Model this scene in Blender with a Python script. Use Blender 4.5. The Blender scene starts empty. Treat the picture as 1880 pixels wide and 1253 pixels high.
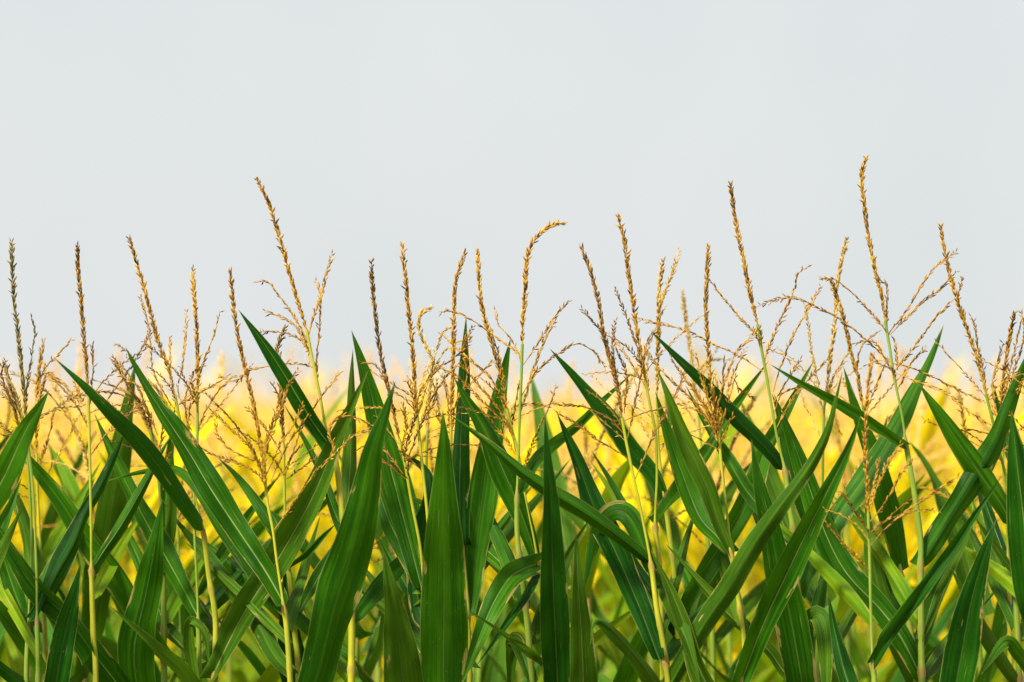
import bpy, math, random
import numpy as np
from mathutils import Vector

# ---------------------------------------------------------------- camera, sky, sun, exposure
sc = bpy.context.scene
col = sc.collection
FPX, CXP, CYP = 8000.0, 940.0, 626.5          # focal length and centre in photo pixels (1880 x 1253)
CAM = np.array([0.0, 0.0, 1.75])
PITCH = math.atan(173.5 / FPX)
cam_d = bpy.data.cameras.new('camera')
cam_d.sensor_fit = 'HORIZONTAL'; cam_d.sensor_width = 36.0
cam_d.lens = 36.0 * FPX / 1880.0
cam_d.clip_start = 0.5; cam_d.clip_end = 6000.0
cam_d.dof.use_dof = True; cam_d.dof.focus_distance = 8.1; cam_d.dof.aperture_fstop = 2.5
cam_d.dof.aperture_blades = 9
cam_o = bpy.data.objects.new('camera', cam_d); col.objects.link(cam_o)
cam_o.location = CAM; cam_o.rotation_euler = (math.pi / 2 + PITCH, 0, 0)
sc.camera = cam_o

SUN_EL, SUN_AZ = 46.0, 222.0                  # azimuth clockwise from +Y: behind the camera, to the left
sd = bpy.data.lights.new('sun', 'SUN'); sd.energy = 5.0; sd.angle = math.radians(12.0); sd.color = (1.0, 0.95, 0.87)
so = bpy.data.objects.new('sun', sd); col.objects.link(so)
_a, _e = math.radians(SUN_AZ), math.radians(SUN_EL)
to_sun = Vector((math.sin(_a) * math.cos(_e), math.cos(_a) * math.cos(_e), math.sin(_e)))
so.rotation_euler = to_sun.to_track_quat('Z', 'Y').to_euler()

w = bpy.data.worlds.new('World'); sc.world = w; w.use_nodes = True
nt = w.node_tree; nt.nodes.clear()
out = nt.nodes.new('ShaderNodeOutputWorld'); bg = nt.nodes.new('ShaderNodeBackground')
sky = nt.nodes.new('ShaderNodeTexSky'); sky.sky_type = 'NISHITA'; sky.sun_disc = False
sky.sun_elevation = _e; sky.sun_rotation = _a; sky.air_density = 1.0; sky.dust_density = 4.0
tc = nt.nodes.new('ShaderNodeTexCoord')
mp = nt.nodes.new('ShaderNodeMapping'); mp.inputs['Scale'].default_value = (9, 9, 5)
nz = nt.nodes.new('ShaderNodeTexNoise'); nz.inputs['Scale'].default_value = 1.0; nz.inputs['Detail'].default_value = 3
rp = nt.nodes.new('ShaderNodeValToRGB')       # the thin cloud deck: nearly even pale grey
rp.color_ramp.elements[0].position = 0.3; rp.color_ramp.elements[0].color = (4.98, 5.25, 5.30, 1)
rp.color_ramp.elements[1].position = 0.7; rp.color_ramp.elements[1].color = (5.52, 5.68, 5.70, 1)
mx = nt.nodes.new('ShaderNodeMix'); mx.data_type = 'RGBA'; mx.inputs[0].default_value = 0.93
L = nt.links.new
L(tc.outputs['Generated'], mp.inputs[0]); L(mp.outputs[0], nz.inputs['Vector']); L(nz.outputs['Fac'], rp.inputs[0])
L(sky.outputs[0], mx.inputs[6]); L(rp.outputs[0], mx.inputs[7]); L(mx.outputs[2], bg.inputs['Color'])
bg.inputs['Strength'].default_value = 0.1
L(bg.outputs[0], out.inputs['Surface'])
sc.view_settings.view_transform = 'Standard'; sc.view_settings.look = 'None'
sc.view_settings.exposure = 0.6; sc.view_settings.gamma = 1.0
sc.cycles.max_bounces = 8; sc.cycles.transparent_max_bounces = 4

rng = np.random.default_rng(11)

# ---------------------------------------------------------------- materials
def new_mat(name):
    m = bpy.data.materials.new(name); m.use_nodes = True
    m.node_tree.nodes.clear()
    return m, m.node_tree
class NB:
    def __init__(s, nt): s.nt = nt
    def n(s, t, **kw):
        o = s.nt.nodes.new(t)
        for k, v in kw.items(): setattr(o, k, v)
        return o
    def val(s, x, sock):
        if hasattr(x, 'is_output'): s.nt.links.new(x, sock)
        else: sock.default_value = x
    def m(s, op, a, b=0.0, c=None):
        o = s.n('ShaderNodeMath', operation=op)
        s.val(a, o.inputs[0]); s.val(b, o.inputs[1])
        if c is not None: s.val(c, o.inputs[2])
        return o.outputs[0]
    def sm(s, x, a, b):
        o = s.n('ShaderNodeMapRange', interpolation_type='SMOOTHSTEP')
        s.val(x, o.inputs[0]); o.inputs[1].default_value = a; o.inputs[2].default_value = b
        return o.outputs[0]
    def mix(s, f, a, b):
        o = s.n('ShaderNodeMix', data_type='RGBA')
        s.val(f, o.inputs[0])
        s.val(a if hasattr(a, 'is_output') else (*a, 1), o.inputs[6])
        s.val(b if hasattr(b, 'is_output') else (*b, 1), o.inputs[7])
        return o.outputs[2]
    def noise(s, vec, scale, detail=3.0, rough=0.55):
        o = s.n('ShaderNodeTexNoise'); s.val(vec, o.inputs['Vector'])
        o.inputs['Scale'].default_value = scale; o.inputs['Detail'].default_value = detail; o.inputs['Roughness'].default_value = rough
        return o.outputs['Fac']
    def comb(s, x, y, z):
        o = s.n('ShaderNodeCombineXYZ')
        s.val(x, o.inputs[0]); s.val(y, o.inputs[1]); s.val(z, o.inputs[2])
        return o.outputs[0]

def leaf_mat(name, dark, light, trans, tfac=0.3, rough=0.42, rib=(0.34, 0.42, 0.12)):
    m, nt = new_mat(name); b = NB(nt)
    uv = b.n('ShaderNodeUVMap', uv_map='UVMap'); sp = b.n('ShaderNodeSeparateXYZ'); nt.links.new(uv.outputs[0], sp.inputs[0])
    u, v = sp.outputs[0], sp.outputs[1]                      # u across 0..1, v along in decimetres
    at = b.n('ShaderNodeAttribute', attribute_name='along'); t = at.outputs['Fac']
    oi = b.n('ShaderNodeObjectInfo'); rnd = oi.outputs['Random']
    ro = b.m('MULTIPLY', rnd, 37.0)
    uu = b.m('ABSOLUTE', b.m('MULTIPLY_ADD', u, 2.0, -1.0))
    streak = b.noise(b.comb(b.m('MULTIPLY', u, 16.0), b.m('MULTIPLY', v, 0.35), ro), 1.0, 4.0, 0.6)
    blot = b.noise(b.comb(b.m('MULTIPLY', u, 1.6), b.m('MULTIPLY', v, 1.1), ro), 1.0, 2.0)
    vein = b.m('SINE', b.m('MULTIPLY_ADD', u, 150.0, b.m('MULTIPLY', streak, 3.0)))
    vein2 = b.m('SINE', b.m('MULTIPLY', u, 420.0))
    pleat = b.noise(b.comb(b.m('MULTIPLY', u, 7.0), b.m('MULTIPLY', v, 0.12), b.m('ADD', ro, 9.0)), 1.0, 2.0)
    f = b.m('ADD', b.m('MULTIPLY', b.sm(streak, 0.3, 0.72), 0.45), b.m('MULTIPLY', b.sm(blot, 0.35, 0.7), 0.3))
    f = b.m('ADD', f, b.m('MULTIPLY', b.m('SUBTRACT', b.sm(pleat, 0.3, 0.7), 0.5), 0.5))  # pleat shading put into the colour: grooves darker, ridges lighter
    f = b.m('ADD', f, b.m('MULTIPLY', vein, 0.12))
    f = b.m('ADD', f, b.m('MULTIPLY', b.m('SUBTRACT', rnd, 0.5), 0.35))
    f.node.use_clamp = True
    c = b.mix(f, dark, light)
    # pale midrib, thinning to the tip
    ribw = b.m('MULTIPLY_ADD', b.m('SUBTRACT', 1.0, t), 0.05, 0.012)
    ribf = b.m('SUBTRACT', 1.0, b.sm(b.m('DIVIDE', uu, ribw), 0.55, 1.25))
    ribn = b.noise(b.comb(0.0, b.m('MULTIPLY', v, 3.0), ro), 1.0, 2.0)
    ribf = b.m('MULTIPLY', ribf, b.m('MULTIPLY_ADD', b.sm(ribn, 0.3, 0.6), 0.4, 0.5))
    ribf = b.m('MULTIPLY', ribf, b.m('MULTIPLY_ADD', b.m('POWER', b.m('FRACT', b.m('MULTIPLY', rnd, 7.31)), 1.6), 0.9, 0.08))
    c = b.mix(ribf, c, rib)
    # pale cell-thin margin, dry on some leaves
    mg = b.sm(uu, 0.945, 0.985)
    dry = b.m('GREATER_THAN', rnd, 0.72)
    mgc = b.mix(dry, (0.20, 0.28, 0.06), (0.36, 0.22, 0.07))
    c = b.mix(b.m('MULTIPLY', mg, 0.75), c, mgc)
    # scars and specks
    spk = b.noise(b.comb(b.m('MULTIPLY', u, 60.0), b.m('MULTIPLY', v, 16.0), ro), 1.0, 1.0)
    c = b.mix(b.m('MULTIPLY', b.sm(spk, 0.765, 0.80), 0.7), c, (0.38, 0.42, 0.2))
    scr = b.noise(b.comb(b.m('MULTIPLY', u, 34.0), b.m('MULTIPLY', v, 1.3), b.m('ADD', ro, 5.0)), 1.0, 1.0)
    c = b.mix(b.m('MULTIPLY', b.sm(scr, 0.735, 0.80), 0.5), c, (0.42, 0.36, 0.14))
    scn = b.noise(b.comb(b.m('MULTIPLY', u, 3.0), b.m('MULTIPLY', v, 0.9), b.m('ADD', ro, 17.0)), 1.0, 4.0, 0.65)
    sc1 = b.sm(b.m('ADD', scn, b.m('MULTIPLY', b.m('POWER', uu, 4.0), 0.17)), 0.69, 0.735)
    c = b.mix(b.m('MULTIPLY', sc1, 0.8), c, b.mix(scn, (0.20, 0.10, 0.02), (0.52, 0.38, 0.12)))
    # dried tip
    tip = b.sm(b.m('ADD', t, b.m('MULTIPLY', b.m('SUBTRACT', streak, 0.5), 0.08)), 0.955, 1.0)
    c = b.mix(b.m('MULTIPLY', tip, b.m('MULTIPLY_ADD', dry, 0.5, 0.3)), c, (0.36, 0.26, 0.08))
    bump = b.n('ShaderNodeBump'); bump.inputs['Strength'].default_value = 0.35; bump.inputs['Distance'].default_value = 0.0012
    h = b.m('ADD', b.m('MULTIPLY', vein, 0.5), b.m('MULTIPLY', vein2, 0.25))
    h = b.m('ADD', h, b.m('ADD', b.m('MULTIPLY', streak, 2.0), b.m('MULTIPLY', pleat, 6.0))); nt.links.new(h, bump.inputs['Height'])
    p = b.n('ShaderNodeBsdfPrincipled'); nt.links.new(c, p.inputs['Base Color'])
    nt.links.new(b.m('MULTIPLY_ADD', streak, 0.2, rough - 0.1), p.inputs['Roughness'])
    p.inputs['Specular IOR Level'].default_value = 0.1
    nt.links.new(bump.outputs[0], p.inputs['Normal'])
    tr = b.n('ShaderNodeBsdfTranslucent'); nt.links.new(b.mix(b.m('MULTIPLY', f, 0.6), trans, light), tr.inputs[0])
    ms = b.n('ShaderNodeMixShader'); ms.inputs[0].default_value = tfac
    nt.links.new(p.outputs[0], ms.inputs[1]); nt.links.new(tr.outputs[0], ms.inputs[2])
    o = b.n('ShaderNodeOutputMaterial'); nt.links.new(ms.outputs[0], o.inputs[0])
    return m

def tassel_mat(name, stops, tfac=0.25):
    m, nt = new_mat(name); b = NB(nt)
    at = b.n('ShaderNodeAttribute', attribute_name='tint')
    rp = b.n('ShaderNodeValToRGB'); cr = rp.color_ramp
    cr.elements[0].position = stops[0][0]; cr.elements[0].color = (*stops[0][1], 1)
    cr.elements[1].position = stops[-1][0]; cr.elements[1].color = (*stops[-1][1], 1)
    for p_, c_ in stops[1:-1]:
        e = cr.elements.new(p_); e.color = (*c_, 1)
    nt.links.new(at.outputs['Fac'], rp.inputs[0])
    p = b.n('ShaderNodeBsdfPrincipled'); nt.links.new(rp.outputs[0], p.inputs['Base Color'])
    p.inputs['Roughness'].default_value = 0.6; p.inputs['Specular IOR Level'].default_value = 0.3
    tr = b.n('ShaderNodeBsdfTranslucent'); nt.links.new(rp.outputs[0], tr.inputs[0])
    ms = b.n('ShaderNodeMixShader'); ms.inputs[0].default_value = tfac
    nt.links.new(p.outputs[0], ms.inputs[1]); nt.links.new(tr.outputs[0], ms.inputs[2])
    o = b.n('ShaderNodeOutputMaterial'); nt.links.new(ms.outputs[0], o.inputs[0])
    return m

def stalk_mat(name, a, c_, tfac=0.12):
    m, nt = new_mat(name); b = NB(nt)
    uv = b.n('ShaderNodeUVMap', uv_map='UVMap'); sp = b.n('ShaderNodeSeparateXYZ'); nt.links.new(uv.outputs[0], sp.inputs[0])
    oi = b.n('ShaderNodeObjectInfo'); ro = b.m('MULTIPLY', oi.outputs['Random'], 41.0)
    s1 = b.noise(b.comb(b.m('MULTIPLY', sp.outputs[0], 14.0), b.m('MULTIPLY', sp.outputs[1], 0.5), ro), 1.0, 3.0)
    s2 = b.noise(b.comb(b.m('MULTIPLY', sp.outputs[0], 1.5), b.m('MULTIPLY', sp.outputs[1], 1.2), ro), 1.0, 2.0)
    f = b.m('ADD', b.m('MULTIPLY', b.sm(s1, 0.3, 0.7), 0.5), b.m('MULTIPLY', b.sm(s2, 0.3, 0.7), 0.5))
    c = b.mix(f, a, c_)
    at = b.n('ShaderNodeAttribute', attribute_name='tint')   # node rings and collars are tan
    c = b.mix(at.outputs['Fac'], c, (0.34, 0.18, 0.06))
    spk = b.noise(b.comb(b.m('MULTIPLY', sp.outputs[0], 20.0), b.m('MULTIPLY', sp.outputs[1], 9.0), ro), 1.0, 1.0)
    c = b.mix(b.m('MULTIPLY', b.sm(spk, 0.7, 0.76), 0.5), c, (0.30, 0.18, 0.05))
    p = b.n('ShaderNodeBsdfPrincipled'); nt.links.new(c, p.inputs['Base Color'])
    p.inputs['Roughness'].default_value = 0.45
    bump = b.n('ShaderNodeBump'); bump.inputs['Strength'].default_value = 0.3; bump.inputs['Distance'].default_value = 0.001
    nt.links.new(s1, bump.inputs['Height']); nt.links.new(bump.outputs[0], p.inputs['Normal'])
    tr = b.n('ShaderNodeBsdfTranslucent'); nt.links.new(c, tr.inputs[0])
    ms = b.n('ShaderNodeMixShader'); ms.inputs[0].default_value = tfac
    nt.links.new(p.outputs[0], ms.inputs[1]); nt.links.new(tr.outputs[0], ms.inputs[2])
    o = b.n('ShaderNodeOutputMaterial'); nt.links.new(ms.outputs[0], o.inputs[0])
    return m

M = {
 'g': leaf_mat('leaf_green', (0.005, 0.046, 0.0012), (0.060, 0.205, 0.002), (0.10, 0.32, 0.002), 0.27),
 'd': leaf_mat('leaf_deep_green', (0.0025, 0.031, 0.0015), (0.024, 0.128, 0.003), (0.05, 0.22, 0.003), 0.2),
 'l': leaf_mat('leaf_pale_underside', (0.026, 0.085, 0.003), (0.100, 0.210, 0.006), (0.12, 0.28, 0.008), 0.22, 0.5),
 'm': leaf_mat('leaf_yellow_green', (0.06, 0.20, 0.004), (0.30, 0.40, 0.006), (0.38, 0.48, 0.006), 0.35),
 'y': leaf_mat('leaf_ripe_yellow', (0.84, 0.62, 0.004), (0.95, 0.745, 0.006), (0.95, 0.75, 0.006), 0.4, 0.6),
 't': tassel_mat('tassel_gold', [(0, (0.06, 0.05, 0.025)), (0.12, (0.13, 0.065, 0.02)), (0.42, (0.43, 0.215, 0.014)), (0.75, (0.66, 0.385, 0.028)), (1, (0.80, 0.57, 0.13))]),
 'tb': tassel_mat('tassel_brown', [(0, (0.05, 0.045, 0.03)), (0.2, (0.12, 0.065, 0.024)), (0.6, (0.37, 0.19, 0.022)), (1, (0.66, 0.42, 0.08))]),
 'ts': tassel_mat('tassel_straw', [(0, (0.08, 0.07, 0.03)), (0.12, (0.32, 0.19, 0.04)), (0.5, (0.66, 0.42, 0.06)), (1, (0.90, 0.72, 0.26))]),
 'tg': tassel_mat('tassel_olive', [(0, (0.035, 0.045, 0.03)), (0.35, (0.12, 0.11, 0.03)), (0.7, (0.34, 0.24, 0.05)), (1, (0.60, 0.50, 0.12))]),
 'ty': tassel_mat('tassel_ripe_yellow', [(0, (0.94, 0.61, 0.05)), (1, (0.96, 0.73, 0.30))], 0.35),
 's': stalk_mat('stalk_yellow_green', (0.26, 0.32, 0.015), (0.62, 0.56, 0.03)),
 'sg': stalk_mat('stalk_green', (0.14, 0.27, 0.02), (0.34, 0.42, 0.04)),
}

# ---------------------------------------------------------------- geometry helpers (numpy in, one mesh object out)
def unp(px, py, d):
    xc = (px - CXP) / FPX * d; yc = (CYP - py) / FPX * d
    cp, sp_ = math.cos(PITCH), math.sin(PITCH)
    return np.array([CAM[0] + xc, CAM[1] + d * cp - yc * sp_, CAM[2] + d * sp_ + yc * cp])

def nrm(a): return a / np.maximum(np.linalg.norm(a, axis=-1, keepdims=True), 1e-9)

def spline(P, n):
    """Catmull-Rom through the points, resampled to n points evenly along its length."""
    P = np.asarray(P, float)
    if len(P) == 2:
        return P[0] + (P[1] - P[0]) * np.linspace(0, 1, n)[:, None]
    Q = np.vstack([2 * P[0] - P[1], P, 2 * P[-1] - P[-2]])
    seg = []
    for i in range(1, len(Q) - 2):
        p0, p1, p2, p3 = Q[i - 1:i + 3]
        t = np.linspace(0, 1, 24, endpoint=False)[:, None]
        seg.append(0.5 * (2 * p1 + (p2 - p0) * t + (2 * p0 - 5 * p1 + 4 * p2 - p3) * t ** 2 + (3 * p1 - p0 - 3 * p2 + p3) * t ** 3))
    seg = np.vstack(seg + [P[-1][None]])
    s = np.r_[0, np.cumsum(np.linalg.norm(np.diff(seg, axis=0), axis=1))]
    x = np.linspace(0, s[-1], n)
    return np.stack([np.interp(x, s, seg[:, k]) for k in range(3)], 1)

def arclen(P): return np.r_[0, np.cumsum(np.linalg.norm(np.diff(P, axis=0), axis=1))]

class Geo:
    """Vertices, quads (-1 pads a triangle), uv per vertex, one float per vertex."""
    def __init__(s): s.v, s.f, s.uv, s.a, s.mi, s.n = [], [], [], [], [], 0
    def add(s, v, f, uv=None, a=None, mi=0):
        s.v.append(v); f = np.asarray(f); s.f.append(np.where(f >= 0, f + s.n, -1))
        s.uv.append(np.zeros((len(v), 2)) if uv is None else uv)
        s.a.append(np.zeros(len(v)) if a is None else a)
        s.mi.append(np.full(len(f), mi)); s.n += len(v)
    def cat(s): return np.vstack(s.v), np.vstack(s.f), np.vstack(s.uv), np.concatenate(s.a), np.concatenate(s.mi)

def mesh_from(name, arr, mats, attr='tint', origin=None, smooth=True):
    v, f, uv, a, mi = arr
    if origin is not None: v = v - origin
    me = bpy.data.meshes.new(name)
    tri = f[:, 3] < 0
    cnt = np.where(tri, 3, 4); idx = f[f >= 0]                # row-major keeps face order
    me.vertices.add(len(v)); me.vertices.foreach_set('co', v.astype(np.float32).ravel())
    me.loops.add(len(idx)); me.loops.foreach_set('vertex_index', idx.astype(np.int32))
    me.polygons.add(len(f))
    me.polygons.foreach_set('loop_start', np.r_[0, np.cumsum(cnt)[:-1]].astype(np.int32))
    for m in mats: me.materials.append(m)
    me.polygons.foreach_set('material_index', mi.astype(np.int32))
    me.polygons.foreach_set('use_smooth', np.full(len(f), smooth))
    ul = me.uv_layers.new(name='UVMap'); ul.data.foreach_set('uv', uv[idx].astype(np.float32).ravel())
    for nm in ({attr, 'along'} if attr == 'tint' else {attr}):
        at = me.attributes.new(nm, 'FLOAT', 'POINT'); at.data.foreach_set('value', a.astype(np.float32))
    me.update(calc_edges=True); me.validate()
    return me

def obj(name, me, parent=None):
    o = bpy.data.objects.new(name, me); col.objects.link(o)
    if parent is not None: o.parent = parent
    return o

def frames(P):
    T = nrm(np.gradient(P, axis=0))
    ref = np.where(np.abs(T[:, 1:2]) > 0.85, np.array([[1.0, 0, 0]]), np.array([[0, 1.0, 0]]))
    A = nrm(np.cross(T, ref)); B = np.cross(T, A)
    return T, A, B

def tube(G, P, R, k=8, a=None, mi=0, cap=True):
    n = len(P); T, A, B = frames(P)
    th = np.linspace(0, 2 * math.pi, k + 1)
    v = (P[:, None] + R[:, None, None] * (A[:, None] * np.cos(th)[None, :, None] + B[:, None] * np.sin(th)[None, :, None])).reshape(-1, 3)
    i = np.arange(n - 1)[:, None] * (k + 1); j = np.arange(k)[None]
    f = np.stack([i + j, i + j + 1, i + j + k + 2, i + j + k + 1], -1).reshape(-1, 4)
    uv = np.stack([np.tile(th / (2 * math.pi), n), np.repeat(arclen(P) * 10, k + 1)], 1)
    G.add(v, f, uv, None if a is None else np.repeat(a, k + 1), mi)

_ang = np.linspace(0, 2 * math.pi, 4, endpoint=False)
def spikelets(G, base, D, ln, wd, tint, mi=0):
    """Slim pointed husks: base points, directions, lengths, widths."""
    n = len(base); D = nrm(D)
    ref = nrm(np.cross(D, np.array([0.31, 0.83, 0.46]))); B = np.cross(D, ref)
    rings = [(0.0, 0.35), (0.3, 1.0), (0.68, 0.72)]
    vs = []
    for h, r in rings:
        for th in _ang:
            vs.append(base + D * (ln * h)[:, None] + (ref * math.cos(th) + B * math.sin(th)) * (wd * r)[:, None])
    vs.append(base + D * ln[:, None])
    v = np.stack(vs, 1).reshape(-1, 3)
    f = []
    for r in range(2):
        for k in range(4):
            f.append([r * 4 + k, r * 4 + (k + 1) % 4, r * 4 + 4 + (k + 1) % 4, r * 4 + 4 + k])
    for k in range(4): f.append([8 + k, 8 + (k + 1) % 4, 12, -1])
    f = np.array(f)[None]; off = (np.arange(n) * 13)[:, None, None]
    f = np.where(f >= 0, f + off, -1).reshape(-1, 4)
    tv = np.repeat(tint, 13).reshape(n, 13); tv = np.clip(tv + np.linspace(-0.05, 0.12, 13)[None], 0, 1)
    G.add(v, f, None, tv.ravel(), mi)

def spike_geo(G, P, kind, r, dark=0.0, tip_loose=0.2, mi=0, scale=1.0, sp=None):
    """P runs from the base to the tip. kind 'main' = dense all round, 'side' = sparse two-ranked."""
    L_ = arclen(P)[-1]
    step = sp or (0.0020 if kind == 'main' else 0.0044)
    n = max(6, int(L_ / step))
    x = np.linspace(0.02 if kind == 'main' else 0.10, 1.0, n) + r.normal(0, 0.004, n)
    x = np.clip(x, 0, 1)
    sidx = arclen(P) / L_
    pos = np.stack([np.interp(x, sidx, P[:, k]) for k in range(3)], 1)
    T, A, B = frames(P)
    Tx = nrm(np.stack([np.interp(x, sidx, T[:, k]) for k in range(3)], 1))
    Ax = nrm(np.stack([np.interp(x, sidx, A[:, k]) for k in range(3)], 1)); Bx = np.cross(Tx, Ax)
    if kind == 'main': th = np.arange(n) * 2.39996 + r.normal(0, 0.35, n)
    else: th = (np.arange(n) % 2) * math.pi + r.normal(0, 0.6, n) + r.uniform(0, 6) + x * 2.0
    rad = Ax * np.cos(th)[:, None] + Bx * np.sin(th)[:, None]
    splay = np.abs(r.normal(0.30 if kind == 'main' else 0.22, 0.10, n))
    loose = r.random(n) < (0.14 if kind == 'main' else 0.15)
    splay = np.where(loose, r.uniform(0.45, 0.95, n), splay)
    splay = np.where(x > 0.9, splay + r.uniform(0, tip_loose, n), splay)
    D = Tx * np.cos(splay)[:, None] + rad * np.sin(splay)[:, None]
    ln = r.uniform(0.0095, 0.0145, n) * (1.0 if kind == 'main' else 0.86) * scale
    wd = r.uniform(0.0013, 0.0021, n) * (1.0 if kind == 'main' else 0.8) * scale
    thin = np.where(x < 0.12, 0.75, 1.0) * np.where(x > 0.93, 0.8, 1.0); ln *= thin; wd *= thin
    patch = 0.5 + 0.5 * np.sin(x * r.uniform(5, 12) + r.uniform(0, 6))
    tint = np.clip(r.normal(0.52, 0.18, n) + 0.16 * (patch - 0.5) - dark - np.where(r.random(n) < 0.14, 0.4, 0), 0, 1)
    spikelets(G, pos + rad * (0.0012 * scale), D, ln, wd, tint, mi)
    ra = np.interp(np.linspace(0, 1, len(P)), [0, 1], [0.0017, 0.0008] if kind == 'main' else [0.0011, 0.0006]) * scale
    tube(G, P, ra, 5, np.full(len(P), 0.62 - dark), mi)

def width_profile(t, bw, pk):
    up = bw + (1 - bw) * np.clip(t / pk, 0, 1) ** 0.7
    dn = 1 - np.clip((t - pk) / (1 - pk), 0, 1) ** 1.55
    return np.minimum(up, 1) * dn

def leaf_geo(G, P, hw, r, view=None, side=None, fold=25, roll=0.0, sgn=1, bw=0.55, pk=0.35, wave=0.0055, twist=0.0, m=10, mi=0, arch=0.12):
    """Blade along P (base to tip). hw = half width as seen square on to `view` (a point) or along `side` vectors."""
    n = len(P); t = np.linspace(0, 1, n); T = nrm(np.gradient(P, axis=0))
    if view is not None:
        V = nrm(P - view); S = nrm(np.cross(T, V))
        for i in range(1, n):
            if S[i] @ S[i - 1] < 0: S[i] = -S[i]
    else:
        S = nrm(side - T * np.sum(side * T, 1)[:, None])
    N = -np.cross(S, T)
    if view is not None:
        flip = np.sign(-np.sum(N * V, 1))[:, None]; N = N * np.where(flip == 0, 1, flip) * sgn
    ang = math.radians(roll) + math.radians(twist) * (t - 0.5)
    S, N = S * np.cos(ang)[:, None] + N * np.sin(ang)[:, None], N * np.cos(ang)[:, None] - S * np.sin(ang)[:, None]
    f0 = math.radians(fold); f = f0 + max(0, 1.2 - f0) * np.exp(-t / 0.05)
    h = hw * width_profile(t, bw, pk) / np.maximum(np.cos(f) * np.cos(np.clip(ang, -1.1, 1.1)), 0.3)
    s = arclen(P); k1 = r.uniform(28, 45); k2 = r.uniform(12, 20); ph = r.uniform(0, 6, 4)
    u = np.linspace(-1, 1, m + 1); au = np.abs(u)
    vs = []
    for j in range(m + 1):
        hj = h * (1 + 0.03 * np.sin(s * k2 + ph[0] + (2.0 if u[j] > 0 else 0)))
        rise = (math.sqrt(u[j] ** 2 + 0.015) - 0.1225) / 0.885
        wv = wave * au[j] ** 2 * (np.sin(s * k1 + ph[1] + (1.9 if u[j] > 0 else 0)) + 0.6 * np.sin(s * k2 * 1.7 + ph[2] + (3.1 if u[j] > 0 else 0))) * np.minimum(1, h / 0.02)
        vs.append(P + S * (u[j] * hj * np.cos(f))[:, None] + N * (rise * hj * np.sin(f) - arch * au[j] ** 2 * hj + wv)[:, None])
    v = np.stack(vs, 1).reshape(-1, 3)
    i = np.arange(n - 1)[:, None] * (m + 1); j = np.arange(m)[None]
    fc = np.stack([i + j, i + j + 1, i + j + m + 2, i + j + m + 1], -1).reshape(-1, 4)
    uv = np.stack([np.tile((u + 1) / 2, n), np.repeat(s * 10, m + 1)], 1)
    G.add(v, fc, uv, np.repeat(t, m + 1), mi)

def stalk_geo(G, P, top_r, sheath_r, collars, k=10, mi=0):
    """P from the ground up; collars = arc positions (m) where a leaf leaves and the sheath ends."""
    s = arclen(P); top = max(collars) if collars else 0
    rr = np.where(s < top, sheath_r, top_r + (sheath_r * 0.45 - top_r) * np.exp(-(s - top) / 0.16) * (s >= top))
    rr = rr + np.where(s < top, (top - s) * 0.0035, 0)
    tint = np.zeros(len(P))
    for c in collars:
        g = np.exp(-((s - c) / 0.008) ** 2); rr = rr + g * 0.0024; tint = np.maximum(tint, g * 0.95)
        g = np.exp(-((s - c + 0.11) / 0.005) ** 2); rr = rr + g * 0.0020; tint = np.maximum(tint, g * 0.5)
    tube(G, P, rr, k, tint, mi)

def tag(o, label, group=None, kind=None, cat=None):
    if kind: o['kind'] = kind
    if label: o['label'] = label
    if cat: o['category'] = cat
    if group: o['group'] = group

# ---------------------------------------------------------------- the setting
def ground():
    n = 60
    x = np.r_[-3000, -400, np.linspace(-60, 60, n), 400, 3000]; y = np.r_[-600, -60, np.linspace(-6, 114, n), 500, 4000]
    X, Y = np.meshgrid(x, y)
    Z = 0.03 * np.sin(Y * 2 * math.pi / 0.76) * (np.abs(X) < 60) + 0.01 * np.sin(X * 3.1)
    v = np.stack([X.ravel(), Y.ravel(), Z.ravel() - 0.02], 1); k = len(x)
    i = np.arange(len(y) - 1)[:, None] * k; j = np.arange(k - 1)[None]
    f = np.stack([i + j, i + j + 1, i + j + k + 1, i + j + k], -1).reshape(-1, 4)
    m, nt = new_mat('field_soil'); b = NB(nt); g = b.n('ShaderNodeNewGeometry')
    n1 = b.noise(g.outputs['Position'], 1.3, 6.0); n2 = b.noise(g.outputs['Position'], 22.0, 4.0)
    c = b.mix(b.sm(n1, 0.35, 0.65), (0.10, 0.065, 0.035), (0.19, 0.13, 0.07)); c = b.mix(b.sm(n2, 0.5, 0.7), c, (0.24, 0.19, 0.10))
    p = b.n('ShaderNodeBsdfPrincipled'); nt.links.new(c, p.inputs['Base Color']); p.inputs['Roughness'].default_value = 0.95
    bm = b.n('ShaderNodeBump'); bm.inputs['Distance'].default_value = 0.03; nt.links.new(n2, bm.inputs['Height']); nt.links.new(bm.outputs[0], p.inputs['Normal'])
    o = b.n('ShaderNodeOutputMaterial'); nt.links.new(p.outputs[0], o.inputs[0])
    me = mesh_from('ground', (v, f, v[:, :2].copy(), np.zeros(len(v)), np.zeros(len(f), int)), [m])
    tag(obj('ground', me), 'bare brown soil under the whole corn field', kind='structure')
ground()

# ---------------------------------------------------------------- front plants, drawn after the photograph
# stem: from the foot of the spike down the stalk; spike and branches: tip first; leaves: base first
# leaf = (points, width px, material, depth change to the tip, options)
def lf(pts, w, mat='g', dz=0.0, **k): return (pts, w, mat, dz, k)

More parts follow.
